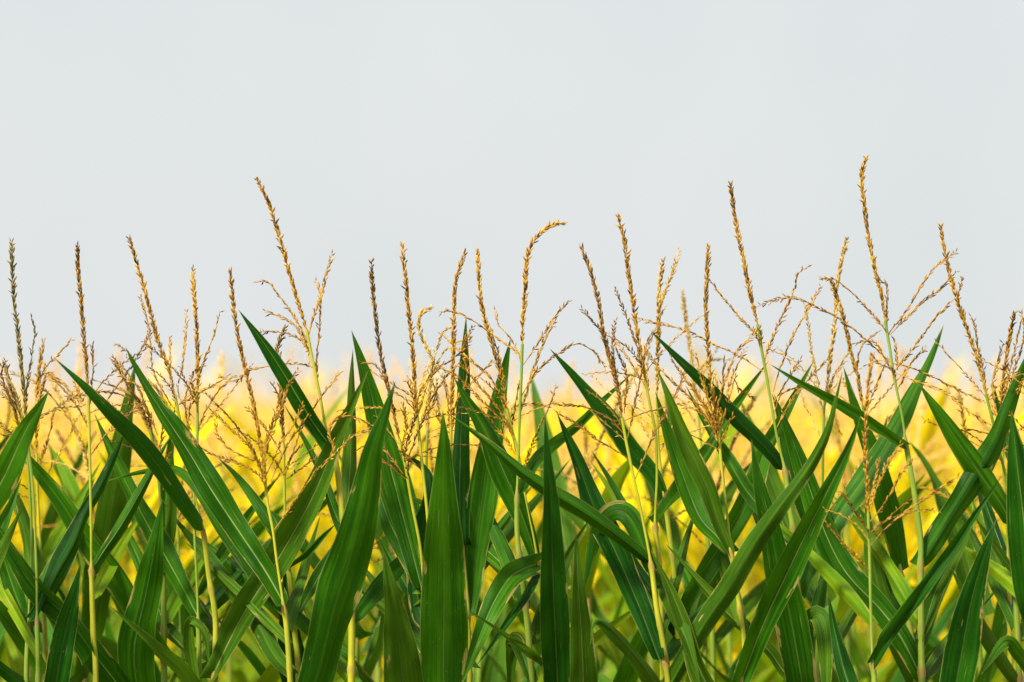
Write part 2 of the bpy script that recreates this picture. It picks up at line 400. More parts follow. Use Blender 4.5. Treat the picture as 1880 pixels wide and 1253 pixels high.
def front_plant(label, depth, spike, stem, collar_y, branches, leaves, tm='t', dark=0.0, group='corn plants along the front of the field'):
    r = np.random.default_rng(abs(hash((stem[0][0], stem[0][1]))) % 99991)
    # stalk: down the traced points, then on to the ground
    low = unp(*stem[-1], depth)
    foot = np.array([low[0] + r.uniform(-0.03, 0.03), low[1] + r.uniform(-0.02, 0.02), -0.02])
    root = bpy.data.objects.new('corn_plant', None); col.objects.link(root)
    root.location = foot; root.empty_display_size = 0.05
    tag(root, label, group, cat='corn plant')
    up = [unp(x, y, depth) for x, y in stem]
    mid = foot * 0.5 + low * 0.5 + np.array([low[0] - foot[0], 0, 0]) * 0.2
    P = spline(up + [mid, foot], 150)[::-1]
    zs = P[:, 2]; s = arclen(P)
    def s_at(y): return float(np.interp(unp(stem[-1][0], y, depth)[2], zs, s))
    cl = sorted({round(s_at(y), 3) for y in ([collar_y] if not isinstance(collar_y, (list, tuple)) else collar_y)})
    G = Geo(); stalk_geo(G, P, 0.0029, r.uniform(0.0042, 0.0054), cl)
    obj('stalk', mesh_from('stalk', G.cat(), [M['s'] if r.random() < 0.55 else M['sg']], origin=foot), root)
    # tassel: central spike, then each branch
    tm_ = M[tm]
    yd = lambda: r.uniform(-0.03, 0.03)
    pts = [unp(x, y, depth + (i == 0) * yd()) for i, (x, y) in enumerate(spike)][::-1]
    pts[0] = up[0] if np.linalg.norm(pts[0] - up[0]) < 0.03 else pts[0]
    G = Geo(); spike_geo(G, spline(pts, 60), 'main', r, dark)
    ts = obj('tassel', mesh_from('tassel', G.cat(), [tm_], origin=foot), root)
    for br in branches:
        d2 = r.uniform(-0.07, 0.07); nb = len(br)
        pts = [unp(x, y, depth + d2 * (1 - i / (nb - 1))) for i, (x, y) in enumerate(br)][::-1]
        G = Geo(); spike_geo(G, spline(pts, 36), 'side', r, dark * 0.6 + r.uniform(-0.08, 0.16), 0.5)
        obj('tassel_branch', mesh_from('tassel_branch', G.cat(), [tm_], origin=foot), ts)
    for pts, wd, mt, dz, k in leaves:
        nb = len(pts); k = dict(k); d0 = k.pop('d0', 0.0)
        tt = np.linspace(0, 1, nb)
        Q = [unp(x, y, depth + d0 + dz * math.sin(a * math.pi / 2)) for (x, y), a in zip(pts, tt)]
        k.setdefault('fold', r.uniform(28, 48)); k.setdefault('roll', r.uniform(-22, 22)); k.setdefault('twist', r.uniform(-35, 35)); k.setdefault('sgn', 1 if r.random() < 0.6 else -1)
        dx, dy = abs(pts[-1][0] - pts[0][0]), abs(pts[-1][1] - pts[0][1]); wd *= 0.98 - 0.24 * min(1.0, dx / (dy + 1))
        G = Geo(); leaf_geo(G, spline(Q, 64), wd * 0.5 * (depth + d0 + dz * 0.5) / FPX, r, view=CAM, **k)
        obj('leaf', mesh_from('leaf', G.cat(), [M[mt]], 'along', origin=foot), root)
    # thin wiry side arms round the tassel foot, and a slim blade or two between the broad ones
    for q in range(0 if stem[0][1] < 640 else 3):
        i = r.uniform(0, 1); x0 = stem[0][0] + (stem[1][0] - stem[0][0]) * i; y0 = stem[0][1] + (stem[1][1] - stem[0][1]) * i
        L_ = r.uniform(70, 165); e = r.uniform(0.15, 1.25) * r.choice([-1, 1]); bend = r.uniform(-0.3, 0.9) * np.sign(e)
        pts = [(x0, y0)]
        for k_ in range(1, 5):
            an = e + bend * k_ / 4; pts.append((pts[-1][0] + math.sin(an) * L_ / 4, pts[-1][1] - math.cos(an) * L_ / 4))
        d2 = r.uniform(-0.08, 0.08)
        Q = [unp(x, y, depth + d2 * k_ / 4) for k_, (x, y) in enumerate(pts)]
        G = Geo(); spike_geo(G, spline(Q, 30), 'side', r, r.uniform(-0.15, 0.2), 0.5, scale=0.85, sp=r.uniform(0.0045, 0.008))
        obj('tassel_branch', mesh_from('tassel_branch', G.cat(), [tm_], origin=foot), ts)
    for q in range(2):
        yb = r.uniform(1060, 1160) if q == 0 else r.uniform(1120, 1260); sx = [p[0] for p in stem]; sy = [p[1] for p in stem]
        if yb > sy[-1]: continue
        xb = float(np.interp(yb, sy, sx)); e = r.uniform(0.2, 0.75) * (1 if q == (foot[0] > 0) else -1); L_ = r.uniform(190, 310); pts = [(xb, yb)]
        bend = r.uniform(-0.1, 0.35) * np.sign(e)
        for k_ in range(1, 5):
            an = e + bend * k_ / 4; pts.append((pts[-1][0] + math.sin(an) * L_ / 4, pts[-1][1] - math.cos(an) * L_ / 4))
        Q = [unp(x, y, depth + 0.02 + 0.22 * math.sin(k_ * math.pi / 8)) for k_, (x, y) in enumerate(pts)]
        G = Geo(); leaf_geo(G, spline(Q, 44), r.uniform(11, 18) * depth / FPX, r, view=CAM, fold=r.uniform(25, 55), roll=r.uniform(-20, 20), twist=r.uniform(-50, 50), sgn=r.choice([-1, 1]))
        obj('leaf', mesh_from('leaf', G.cat(), [M[['g', 'l', 'g', 'l', 'm'][int(r.integers(5))]]], 'along', origin=foot), root)
    # lower leaves of the same plant, below the picture
    for q in range(3):
        h = 0.88 - q * 0.22 + r.uniform(-0.05, 0.05); az = (q % 2) * math.pi + r.uniform(-0.9, 0.9) + math.pi * (r.random() < 0.5)
        i = int(np.argmin(np.abs(zs - h))); G = Geo()
        random_leaf(G, P[i], az, r.uniform(0.55, 0.75), 0.95, 1.9, 0.042, r)
        obj('leaf', mesh_from('leaf', G.cat(), [M['g' if q == 0 else 'd']], 'along', origin=foot), root)
    return root

def random_leaf(G, base, az, length, elev, droop, hw, r, n=28, m=8, mi=0, fold=22):
    """A blade that leaves the stalk at base, climbs at elev and bends over by droop (radians)."""
    t = np.linspace(0, 1, n); e = elev - droop * t ** 1.7
    azs = az + r.uniform(-0.25, 0.25) * t
    d = np.stack([np.cos(azs) * np.cos(e), np.sin(azs) * np.cos(e), np.sin(e)], 1)
    P = base + np.r_[np.zeros((1, 3)), np.cumsum(d[:-1] * (length / (n - 1)), 0)]
    side = np.stack([-np.sin(azs), np.cos(azs), np.zeros(n)], 1)
    leaf_geo(G, P, hw, r, side=side, fold=fold, sgn=1, twist=r.uniform(-70, 70), roll=r.uniform(-30, 30), m=m, mi=mi, wave=0.005)

F = front_plant
# far left
F('corn plant at the left edge, only its broad pale-lit leaf blade showing', 8.0, [(-75, 480), (-68, 600), (-62, 720)], [(-62, 720), (-55, 850), (-48, 960), (-45, 1200)], [965, 1130], [],
  [lf([(-46, 965), (5, 880), (45, 795), (91, 716)], 66, 'g', -0.05, fold=18, bw=0.7),
   lf([(-46, 1130), (-20, 1060), (15, 985), (42, 930)], 30, 'l', -0.05, fold=20)])
F('corn plant with a short dark ragged tassel, first from the left', 8.25, [(8, 668), (17, 705), (32, 745), (42, 772)], [(42, 772), (52, 860), (58, 1000), (52, 1150), (48, 1290)], [1150],
  [[(0, 722), (24, 745), (40, 800)], [(-12, 700), (14, 720), (44, 815)], [(10, 662), (3, 690), (28, 760), (46, 840)]],
  [lf([(50, 1150), (28, 1090), (5, 1020), (-22, 930)], 40, 'g', 0.05), lf([(50, 1160), (70, 1090), (60, 1000), (25, 900), (-8, 850)], 34, 'l', 0.1)], 'tb', 0.12)
F('corn plant with a straight slim tassel beside a dark side branch, second from the left', 8.1, [(21, 443), (24, 530), (33, 614), (44, 722), (48, 770)], [(48, 770), (52, 820), (61, 908), (67, 1050), (68, 1141), (70, 1300)], [1141],
  [[(57, 581), (64, 608), (60, 641), (52, 695), (47, 745), (49, 790)], [(12, 690), (28, 720), (48, 800)]],
  [lf([(66, 1139), (100, 1062), (132, 1005), (157, 945), (186, 890), (214, 830), (234, 782)], 38, 'd', 0.1, fold=40),
   lf([(70, 1310), (95, 1290), (118, 1170), (138, 1090), (149, 1030)], 52, 'd', -0.12, fold=25, bw=0.8, pk=0.45)], 'tg', -0.05)
F('corn plant with a short bushy tassel rising behind the left edge leaf', 8.35, [(79, 628), (72, 675), (68, 715), (67, 775), (67, 832)], [(67, 832), (70, 930), (78, 1080), (84, 1290)], [1100],
  [[(131, 624), (107, 651), (80, 680), (70, 720)], [(158, 772), (134, 738), (111, 708), (87, 685), (72, 745)], [(136, 700), (150, 740), (110, 700), (80, 700), (70, 760)], [(98, 752), (90, 800), (70, 860)], [(20, 685), (60, 700), (100, 735), (150, 800)], [(138, 770), (128, 800), (100, 850), (73, 890)]],
  [lf([(78, 1100), (60, 1000), (30, 930), (-10, 870)], 30, 'l', 0.1), lf([(80, 1120), (120, 1040), (150, 960), (160, 900)], 30, 'g', 0.1), lf([(84, 1240), (45, 1178), (0, 1120), (-50, 1050)], 44, 'g', -0.15, fold=30), lf([(85, 1285), (50, 1262), (0, 1225), (-60, 1160)], 40, 'd', -0.2)], 't', -0.05)
F('corn plant with a bare blunt rod-like tassel, third tall one from the left', 8.15, [(142, 452), (143, 490), (147, 537), (157, 655), (162, 720)], [(162, 720), (164, 800), (167, 944), (168, 1046), (171, 1161), (176, 1300)], [1046],
  [[(169, 634), (171, 675), (168, 712), (163, 760)], [(268, 735), (228, 768), (190, 805), (164, 840)], [(88, 686), (112, 710), (140, 745), (164, 790)], [(236, 745), (232, 728), (190, 720), (134, 730), (100, 752), (164, 860)][:4] + [(102, 752)]],
  [lf([(168, 1046), (190, 1012), (222, 965), (268, 885), (300, 825), (318, 795)], 27, 'g', 0.05, fold=62, bw=0.9, roll=0, sgn=-1),
   lf([(172, 1200), (120, 1130), (60, 1075), (10, 1000), (-30, 940)], 50, 'g', -0.05)], 'tb', -0.05)
F('corn plant with drooping dark tangled tassel arms behind the first crossing leaves', 8.3, [(208, 662), (226, 690), (240, 715), (258, 745), (275, 789)], [(275, 789), (288, 850), (296, 950), (300, 1053), (301, 1200), (302, 1330)], [1053, 1210],
  [[(170, 697), (198, 707), (228, 718), (265, 745), (290, 800)], [(206, 655), (238, 690), (262, 730), (284, 810)], [(278, 606), (250, 660), (215, 710), (190, 745), (275, 800)][:4], [(214, 632), (236, 648), (262, 690), (300, 735), (292, 850)], [(310, 830), (308, 850), (300, 900)]],
  [lf([(302, 1330), (262, 1290), (246, 1200), (268, 1090), (285, 1000), (298, 915)], 70, 'g', -0.15, fold=22, bw=0.8, pk=0.4),
   lf([(301, 1205), (262, 1148), (217, 1071), (163, 1000), (108, 915), (40, 828), (4, 772)], 56, 'g', -0.02, fold=32),
   lf([(302, 1390), (240, 1290), (163, 1190), (85, 1100), (30, 1020), (-20, 940)], 62, 'g', -0.2, fold=28),
   lf([(299, 1053), (304, 960), (306, 880), (316, 800), (322, 740)], 26, 'g', 0.06, fold=45), lf([(300, 1053), (312, 980), (318, 900), (318, 830)], 18, 'l', -0.04)], 'tb', 0.1)
F('corn plant with a leaning two-armed tassel above a rolled dark leaf', 8.2, [(237, 438), (254, 494), (273, 561), (288, 621), (307, 671), (321, 725)], [(321, 725), (332, 780), (348, 850), (359, 915), (373, 975), (384, 1060), (396, 1143), (393, 1250), (390, 1340)], [977, 1243],
  [[(258, 545), (268, 581), (277, 634), (280, 678), (300, 720), (326, 760)], [(232, 655), (262, 690), (290, 720), (330, 775)], [(312, 620), (313, 660), (316, 700), (328, 765)], [(365, 735), (350, 745), (345, 800), (352, 870)], [(208, 680), (238, 700), (280, 730), (340, 820)]],
  [lf([(375, 977), (338, 925), (296, 862), (250, 806), (206, 764), (160, 716), (97, 655)], 46, 'd', -0.25, fold=30, bw=0.62, pk=0.42, sgn=-1, roll=8, wave=0.002),
   lf([(388, 1246), (440, 1140), (490, 1060), (535, 985), (580, 900), (622, 795), (650, 735), (677, 678)], 66, 'l', -0.2, fold=34, bw=0.45, pk=0.42, sgn=1, roll=-8),
   lf([(392, 1350), (374, 1300), (338, 1236), (300, 1200), (252, 1156), (200, 1112)], 42, 'l', -0.3, roll=10)], 't', 0.0)
F('corn plant with a golden upright tassel, between the crossing leaves on the left', 8.2, [(354, 494), (357, 554), (362, 621), (363, 690), (362, 720)], [(362, 720), (362, 805), (357, 900), (357, 973), (361, 1060), (364, 1143), (366, 1290)], [1140],
  [[(342, 571), (340, 621), (335, 668), (327, 722), (357, 770)], [(404, 573), (396, 604), (379, 651), (366, 690), (361, 740)], [(318, 760), (340, 700), (375, 670), (352, 690), (361, 735)][2:] + [(362, 760)], [(350, 800), (340, 745), (349, 705), (361, 735)], [(430, 690), (400, 720), (375, 760), (361, 800)]],
  [lf([(366, 1138), (325, 1060), (270, 962), (233, 890), (200, 820), (172, 757)], 46, 'g', 0.1, fold=28),
   lf([(366, 1290), (350, 1200), (348, 1150), (356, 1142), (376, 1165), (384, 1225)], 24, 'l', -0.05, bw=0.9)], 't', -0.05)
F('corn plant with a thick brown tassel and many low spreading arms in the left half', 8.0, [(422, 497), (432, 588), (446, 661), (463, 732), (475, 797), (483, 848)], [(483, 848), (491, 923), (501, 973), (509, 1035), (521, 1114), (527, 1161), (533, 1253), (536, 1330)], [1114],
  [[(385, 752), (419, 783), (443, 805), (470, 838), (486, 885)], [(376, 722), (412, 757), (440, 790), (465, 830), (485, 878)], [(345, 805), (388, 834), (436, 850), (479, 877), (490, 920)], [(624, 684), (598, 719), (570, 757), (539, 800), (517, 838), (497, 885)], [(512, 680), (516, 714), (507, 757), (493, 795), (484, 838), (488, 890)], [(548, 680), (529, 709), (517, 747), (500, 790), (487, 838), (490, 900)], [(687, 789), (649, 800), (617, 832), (581, 865), (538, 926), (504, 973)], [(690, 786), (668, 774), (642, 765), (620, 767), (604, 790), (612, 830), (590, 860), (502, 970)][:7], [(395, 770), (400, 800), (430, 830), (480, 850)], [(556, 745), (540, 780), (515, 815), (490, 870)], [(402, 690), (432, 700), (460, 680), (495, 672)]],
  [lf([(524, 1114), (488, 1050), (440, 978), (388, 900), (345, 828), (290, 745), (256, 690), (230, 637)], 60, 'g', 0.12, fold=36, bw=0.5, pk=0.42, sgn=1, roll=10, wave=0.006),
   lf([(530, 1232), (502, 1200), (470, 1140), (434, 1096), (379, 1024), (322, 955), (296, 915)], 46, 'l', 0.3),
   lf([(538, 1340), (580, 1250), (612, 1125), (645, 1017), (668, 920), (684, 830), (708, 755), (726, 700)], 88, 'g', -0.2, fold=20, bw=0.55, pk=0.42, roll=-6, wave=0.006)], 't', 0.12)
F('corn plant with a thin broken-topped tassel just right of the brown many-armed one', 8.15, [(524, 602), (510, 638), (512, 661), (515, 700), (518, 770), (521, 815)], [(521, 815), (522, 880), (526, 1000), (540, 1150), (548, 1300)], [1020],
  [[(478, 609), (516, 611), (551, 623), (568, 650)], [(570, 672), (540, 668), (516, 668)], [(500, 705), (512, 730), (519, 790)], [(556, 818), (540, 832), (524, 860)], [(590, 835), (560, 855), (526, 880)], [(455, 750), (490, 790), (521, 840)]],
  [lf([(527, 1020), (526, 1080), (525, 1150), (530, 1250), (533, 1330)][::-1], 52, 'd', 0.1), lf([(528, 1040), (560, 1015), (590, 985), (617, 962)], 18, 'g', -0.02, fold=60), lf([(526, 1022), (490, 950), (440, 880), (400, 840)], 30, 'g', 0.15)], 'tb', 0.02)
F('tallest corn plant of the left half, a long curved tassel over three left arms', 8.05, [(472, 330), (493, 373), (510, 425), (529, 494), (551, 567), (563, 606)], [(563, 606), (573, 658), (585, 714), (598, 783), (616, 847), (626, 919), (634, 1010), (645, 1125), (645, 1300)], [1120, 810],
  [[(471, 518), (493, 520), (521, 554), (547, 593), (563, 622)], [(486, 572), (521, 584), (547, 606), (568, 651)], [(610, 466), (598, 507), (590, 541), (574, 584), (566, 620)], [(579, 516), (588, 541), (586, 602), (581, 679), (588, 720)], [(591, 540), (578, 575), (568, 612)], [(569, 649), (559, 622), (552, 600)]],
  [lf([(601, 812), (574, 775), (550, 735), (520, 685), (482, 627), (437, 568)], 42, 'd', -0.05, fold=30, bw=0.7, pk=0.3, wave=0.003),
   lf([(645, 1205), (590, 1170), (500, 1090), (420, 985), (362, 897), (318, 861), (255, 868), (184, 887)], 42, 'g', 0.18, fold=25),
   lf([(634, 1010), (638, 930), (643, 850), (646, 740), (648, 640)], 30, 'l', 0.1, fold=35, bw=0.9), lf([(645, 1125), (606, 1090), (590, 1200), (570, 1290)], 40, 'g', 0.1),
   lf([(640, 1090), (640, 1010), (610, 930), (580, 850), (520, 740)], 24, 'g', 0.2, fold=40)], 't', -0.02)
F('corn plant with a dark brown bristly tassel right of the twin upright leaves', 8.1, [(682, 481), (685, 541), (691, 593), (697, 640), (710, 701), (721, 752), (733, 806)], [(733, 806), (744, 854), (755, 919), (773, 1017), (782, 1150), (790, 1400)], [1080, 1330],
  [[(802, 698), (797, 737), (776, 771), (761, 811), (749, 850), (750, 900)], [(664, 665), (690, 672), (714, 710)], [(650, 830), (672, 818), (700, 820), (740, 870)], [(660, 870), (690, 860), (700, 845), (745, 880)], [(765, 760), (748, 810), (742, 850)]],
  [lf([(774, 1080), (752, 995), (725, 890), (698, 790), (674, 695), (645, 606)], 58, 'g', 0.06, fold=26, bw=0.45, pk=0.45),
   lf([(788, 1400), (748, 1300), (732, 1180), (718, 1090), (703, 1008)], 82, 'l', -0.22, fold=16, bw=0.8, pk=0.35, roll=6),
   lf([(776, 1090), (735, 1000), (712, 950), (690, 880), (680, 800)], 34, 'g', 0.15)], 'tb', 0.1)
F('corn plant with a wavy brown tassel above the broadest upright leaf', 8.1, [(739, 449), (741, 480), (745, 515), (751, 580), (757, 640), (761, 701), (764, 738)], [(764, 738), (768, 787), (773, 836), (785, 950), (800, 1150), (810, 1410)], [1395],
  [[(682, 683), (706, 697), (728, 711), (760, 732), (765, 770)], [(866, 620), (845, 649), (814, 670), (792, 690), (770, 725), (765, 765)], [(740, 742), (746, 790), (738, 830), (770, 860)], [(748, 700), (756, 720), (766, 780)], [(842, 668), (812, 700), (785, 745), (768, 800)]],
  [lf([(812, 1420), (813, 1300), (815, 1120), (815, 990), (814, 880), (815, 810), (813, 752)], 92, 'g', -0.22, fold=14, bw=0.85, pk=0.42, roll=4, twist=8, wave=0.006),
   lf([(800, 1160), (770, 1120), (770, 1000), (790, 900), (780, 860), (740, 830)], 40, 'd', 0.12)], 't', 0.05)
F('corn plant with pale crooked curling tassel arms in the middle of the photo', 8.3, [(790, 566), (773, 577), (769, 601), (776, 622), (788, 649), (795, 668), (788, 720), (785, 790)], [(785, 790), (783, 860), (786, 960), (790, 1100), (795, 1300)], [1000],
  [[(834, 595), (812, 612), (802, 640), (793, 668), (788, 700)], [(864, 622), (845, 628), (812, 650), (794, 690)], [(770, 725), (780, 690), (790, 660)], [(826, 745), (816, 700), (797, 672)], [(840, 700), (815, 678), (793, 665)], [(745, 790), (770, 750), (786, 700)], [(808, 770), (800, 720), (790, 690)]],
  [lf([(787, 1000), (760, 930), (745, 870), (720, 800)], 32, 'g', 0.1), lf([(788, 1005), (830, 960), (850, 900), (860, 850)], 34, 'l', 0.1)], 'ts', 0.0)
F('corn plant with a gold tassel bending right, beside a slim upright leaf tip', 8.15, [(853, 464), (845, 490), (837, 516), (833, 586), (832, 655), (830, 720), (828, 784)], [(828, 784), (829, 850), (836, 930), (848, 1010), (858, 1130), (862, 1350)], [1000, 1130],
  [[(905, 663), (886, 682), (864, 706), (838, 735), (829, 800)], [(812, 690), (822, 740), (828, 810)], [(868, 600), (850, 640), (858, 690), (834, 750)]],
  [lf([(846, 1000), (844, 900), (846, 800), (850, 700), (856, 577)], 34, 'd', 0.05, fold=35, bw=0.7, pk=0.4),
   lf([(858, 1132), (866, 1075), (877, 980), (890, 880), (905, 790), (922, 700), (938, 619)], 58, 'g', 0.05, fold=24, bw=0.4, pk=0.42, roll=5)], 't', 0.0)
F('corn plant with a bristly tassel leaning left into a broad pale-ribbed leaf', 8.1, [(876, 461), (881, 534), (890, 586), (905, 637), (920, 696), (931, 750)], [(931, 750), (939, 786), (951, 832), (958, 872), (968, 934), (985, 1017), (1003, 1150), (1028, 1380)], [1030, 1300],
  [[(809, 612), (828, 629), (848, 649), (871, 668), (905, 700), (934, 770)], [(843, 665), (862, 689), (888, 718), (910, 744), (931, 775), (940, 800)], [(812, 677), (836, 689), (862, 713), (888, 740), (934, 787), (947, 830)], [(881, 751), (898, 768), (919, 795), (934, 814), (947, 835)], [(1021, 710), (1012, 735), (1003, 757), (986, 795), (969, 840), (958, 874)], [(900, 600), (912, 640), (926, 700)], [(1004, 748), (985, 742), (945, 746), (938, 760)]],
  [lf([(986, 1032), (972, 985), (950, 925), (920, 855), (888, 785), (858, 735), (834, 694)], 54, 'g', -0.02, fold=28, bw=0.35, pk=0.45, sgn=-1),
   lf([(1032, 1400), (1024, 1260), (1018, 1125), (1014, 1017), (1012, 920), (1006, 850), (1000, 758)], 56, 'd', -0.3, fold=20, bw=0.85, pk=0.4, roll=0, twist=6),
   lf([(1036, 1430), (1068, 1290), (1068, 1180), (1062, 1080), (1057, 973)], 54, 'l', -0.22, fold=16, bw=0.8, pk=0.38),
   lf([(986, 1036), (962, 1044), (935, 1062), (905, 1110), (880, 1170), (846, 1260)], 54, 'g', -0.18, fold=26, bw=0.8, pk=0.4, roll=0, twist=0),
   lf([(990, 1048), (955, 1105), (915, 1165), (872, 1226)], 22, 'd', -0.25, fold=50), lf([(1005, 1222), (960, 1190), (915, 1158), (858, 1120)], 22, 'l', -0.28, fold=45)], 't', 0.06)
F('corn plant with a golden tassel hooked over to the right', 8.05, [(1034, 410), (1015, 413), (989, 431), (971, 461), (965, 501), (964, 538), (960, 586), (959, 632)], [(959, 632), (957, 692), (954, 766), (952, 830), (949, 930), (951, 1000), (964, 1107), (978, 1253), (985, 1350)], [910, 1110],
  [[(1043, 554), (1019, 582), (986, 633), (961, 670)], [(1020, 590), (1004, 615), (986, 659), (960, 745), (950, 770)], [(1111, 676), (1092, 648), (1063, 632), (1033, 644), (986, 681), (956, 730)], [(810, 575), (824, 570), (860, 584), (900, 612), (953, 653), (957, 690)], [(908, 570), (915, 595), (931, 615), (953, 649), (958, 680)], [(940, 780), (948, 730), (957, 690)]],
  [lf([(951, 908), (975, 855), (1005, 824), (1060, 780), (1112, 730), (1163, 684)], 32, 'g', 0.25, fold=40, bw=0.8),
   lf([(966, 1110), (930, 1020), (900, 950), (880, 880)], 36, 'g', 0.15), lf([(980, 1260), (950, 1180), (940, 1200), (935, 1290)], 40, 'l', 0.1)], 't', -0.04)
F('corn plant with a bristly brown tassel above the long rolled slanting leaf', 8.05, [(1067, 453), (1085, 501), (1099, 556), (1107, 608), (1120, 663), (1133, 710), (1142, 768)], [(1142, 768), (1150, 813), (1156, 842), (1162, 872), (1177, 940), (1195, 1035), (1206, 1118), (1222, 1216), (1228, 1350)], [1035, 1216],
  [[(1068, 567), (1089, 591), (1104, 610), (1124, 660), (1134, 720)], [(1130, 589), (1125, 620), (1126, 656), (1134, 700), (1142, 750)], [(1020, 744), (1051, 744), (1082, 751), (1121, 771), (1148, 800)], [(1020, 756), (1065, 783), (1099, 809), (1135, 830), (1157, 846)], [(1212, 598), (1192, 622), (1183, 656), (1176, 694), (1164, 751), (1152, 805)], [(1259, 683), (1240, 727), (1223, 756), (1202, 794), (1185, 835), (1164, 885)], [(1130, 640), (1150, 690), (1146, 760)]],
  [lf([(1194, 1032), (1140, 988), (1080, 945), (1020, 908), (960, 868), (895, 812), (820, 758)], 42, 'g', -0.12, fold=55, bw=0.6, pk=0.35, roll=0, sgn=-1, wave=0.002),
   lf([(1226, 1270), (1285, 1160), (1340, 1078), (1385, 1000), (1430, 935), (1483, 862), (1518, 795), (1534, 735), (1547, 680)], 48, 'l', -0.15, fold=34, bw=0.7, pk=0.3, roll=0),
   lf([(1211, 1212), (1176, 1120), (1132, 1018), (1094, 940), (1060, 850), (1022, 757)], 58, 'd', 0.08, fold=24, bw=0.45, pk=0.42),
   lf([(1196, 1045), (1160, 955), (1124, 940), (1094, 985), (1070, 1092)], 52, 'g', 0.05, fold=14, roll=0),
   lf([(1226, 1300), (1190, 1235), (1140, 1175), (1104, 1142), (1088, 1150), (1084, 1185)], 38, 'l', -0.2, bw=0.8)], 'tb', 0.03)
F('corn plant with a dark-tipped tassel and bare dark arm, left of the tallest golden pair', 8.1, [(1135, 397), (1147, 446), (1153, 497), (1162, 556), (1167, 593), (1175, 637), (1181, 668)], [(1181, 668), (1189, 722), (1202, 784), (1205, 818), (1206, 880), (1203, 966), (1212, 1060), (1218, 1330)], [966],
  [[(1129, 529), (1144, 567), (1158, 604), (1172, 645), (1183, 690)], [(1116, 612), (1140, 641), (1164, 675), (1187, 714)], [(1130, 622), (1150, 637), (1174, 665), (1188, 705)], [(1190, 650), (1188, 690), (1191, 725)]],
  [lf([(1203, 966), (1232, 919), (1264, 879), (1300, 830), (1345, 755), (1378, 708), (1412, 662)], 34, 'g', 0.15, fold=45, bw=0.75),
   lf([(1206, 1050), (1240, 1130), (1262, 1180), (1285, 1260)], 36, 'l', -0.1)], 't', 0.06)
F('corn plant with a forked golden tassel whose right arm bends outward', 8.2, [(1217, 479), (1210, 530), (1209, 600), (1207, 680), (1206, 730)], [(1206, 730), (1209, 820), (1219, 905), (1231, 999), (1240, 1089), (1250, 1330)], [912, 1112],
  [[(1247, 459), (1236, 501), (1218, 540), (1208, 590), (1206, 660)], [(1240, 480), (1226, 525), (1210, 575), (1206, 640)], [(1252, 760), (1230, 790), (1212, 830)], [(1172, 770), (1190, 800), (1210, 850)], [(1160, 690), (1180, 740), (1208, 790)]],
  [lf([(1221, 914), (1197, 868), (1152, 818), (1108, 757), (1060, 700), (1009, 640)], 46, 'd', 0.0, fold=32, bw=0.6, pk=0.35, roll=5),
   lf([(1242, 1118), (1297, 1040), (1332, 985), (1378, 900), (1405, 825), (1440, 762), (1467, 712), (1496, 659)], 48, 'g', 0.08, fold=32, bw=0.6),
   lf([(1246, 1180), (1215, 1110), (1175, 1050), (1150, 1000)], 34, 'd', 0.15)], 'ts', 0.05)
F('corn plant with a small slightly blurred golden tassel left of the broom-like one', 8.75, [(1253, 539), (1260, 593), (1269, 651), (1274, 704), (1282, 760)], [(1282, 760), (1290, 850), (1300, 1000), (1310, 1290)], [960],
  [[(1231, 640), (1250, 670), (1276, 730)], [(1316, 640), (1294, 680), (1280, 740)], [(1218, 720), (1250, 735), (1283, 790)], [(1340, 660), (1300, 664), (1276, 690)], [(1325, 735), (1300, 770), (1286, 810)]],
  [lf([(1300, 960), (1270, 880), (1240, 800), (1220, 720)], 36, 'g', 0.1), lf([(1302, 980), (1340, 900), (1390, 840)], 30, 'l', 0.1)], 'ts', 0.0)
F('corn plant with a dark upright tassel over a dense broom of side arms', 8.05, [(1301, 454), (1298, 503), (1296, 570), (1300, 637), (1305, 696), (1313, 749), (1320, 790)], [(1320, 790), (1323, 836), (1329, 890), (1339, 981), (1342, 1013), (1354, 1089), (1367, 1194), (1362, 1260), (1360, 1400)], [1013, 1250],
  [[(1387, 612), (1355, 644), (1338, 680), (1324, 723), (1317, 763), (1321, 800)], [(1368, 640), (1348, 684), (1331, 737), (1321, 790)], [(1313, 687), (1317, 720), (1319, 770)], [(1290, 688), (1298, 723), (1310, 765), (1321, 810)], [(1231, 654), (1257, 696), (1286, 732), (1305, 770), (1322, 815)], [(1188, 646), (1209, 675), (1232, 698), (1275, 740), (1320, 805)], [(1258, 748), (1282, 755), (1306, 780), (1323, 825)], [(1350, 690), (1340, 730), (1324, 785)], [(1268, 690), (1284, 730), (1318, 790)], [(1345, 765), (1335, 785), (1323, 820)], [(1296, 740), (1310, 780), (1323, 830)], [(1330, 660), (1326, 710), (1320, 775)]],
  [lf([(1341, 1012), (1318, 955), (1298, 895), (1274, 845), (1250, 790), (1228, 730), (1206, 676)], 40, 'l', -0.04, fold=38, bw=0.4, pk=0.4, wave=0.006),
   lf([(1338, 1015), (1316, 985), (1285, 950), (1258, 885), (1228, 800), (1203, 718)], 46, 'g', 0.1, fold=26, bw=0.5),
   lf([(1361, 1252), (1400, 1150), (1437, 1070), (1480, 980), (1516, 908), (1555, 830), (1582, 757)], 57, 'g', -0.2, fold=36, bw=0.6, pk=0.4, roll=0, sgn=1, wave=0.003),
   lf([(1360, 1400), (1330, 1320), (1285, 1230), (1258, 1150), (1230, 1080), (1194, 1008)], 44, 'l', -0.02)], 't', 0.08)
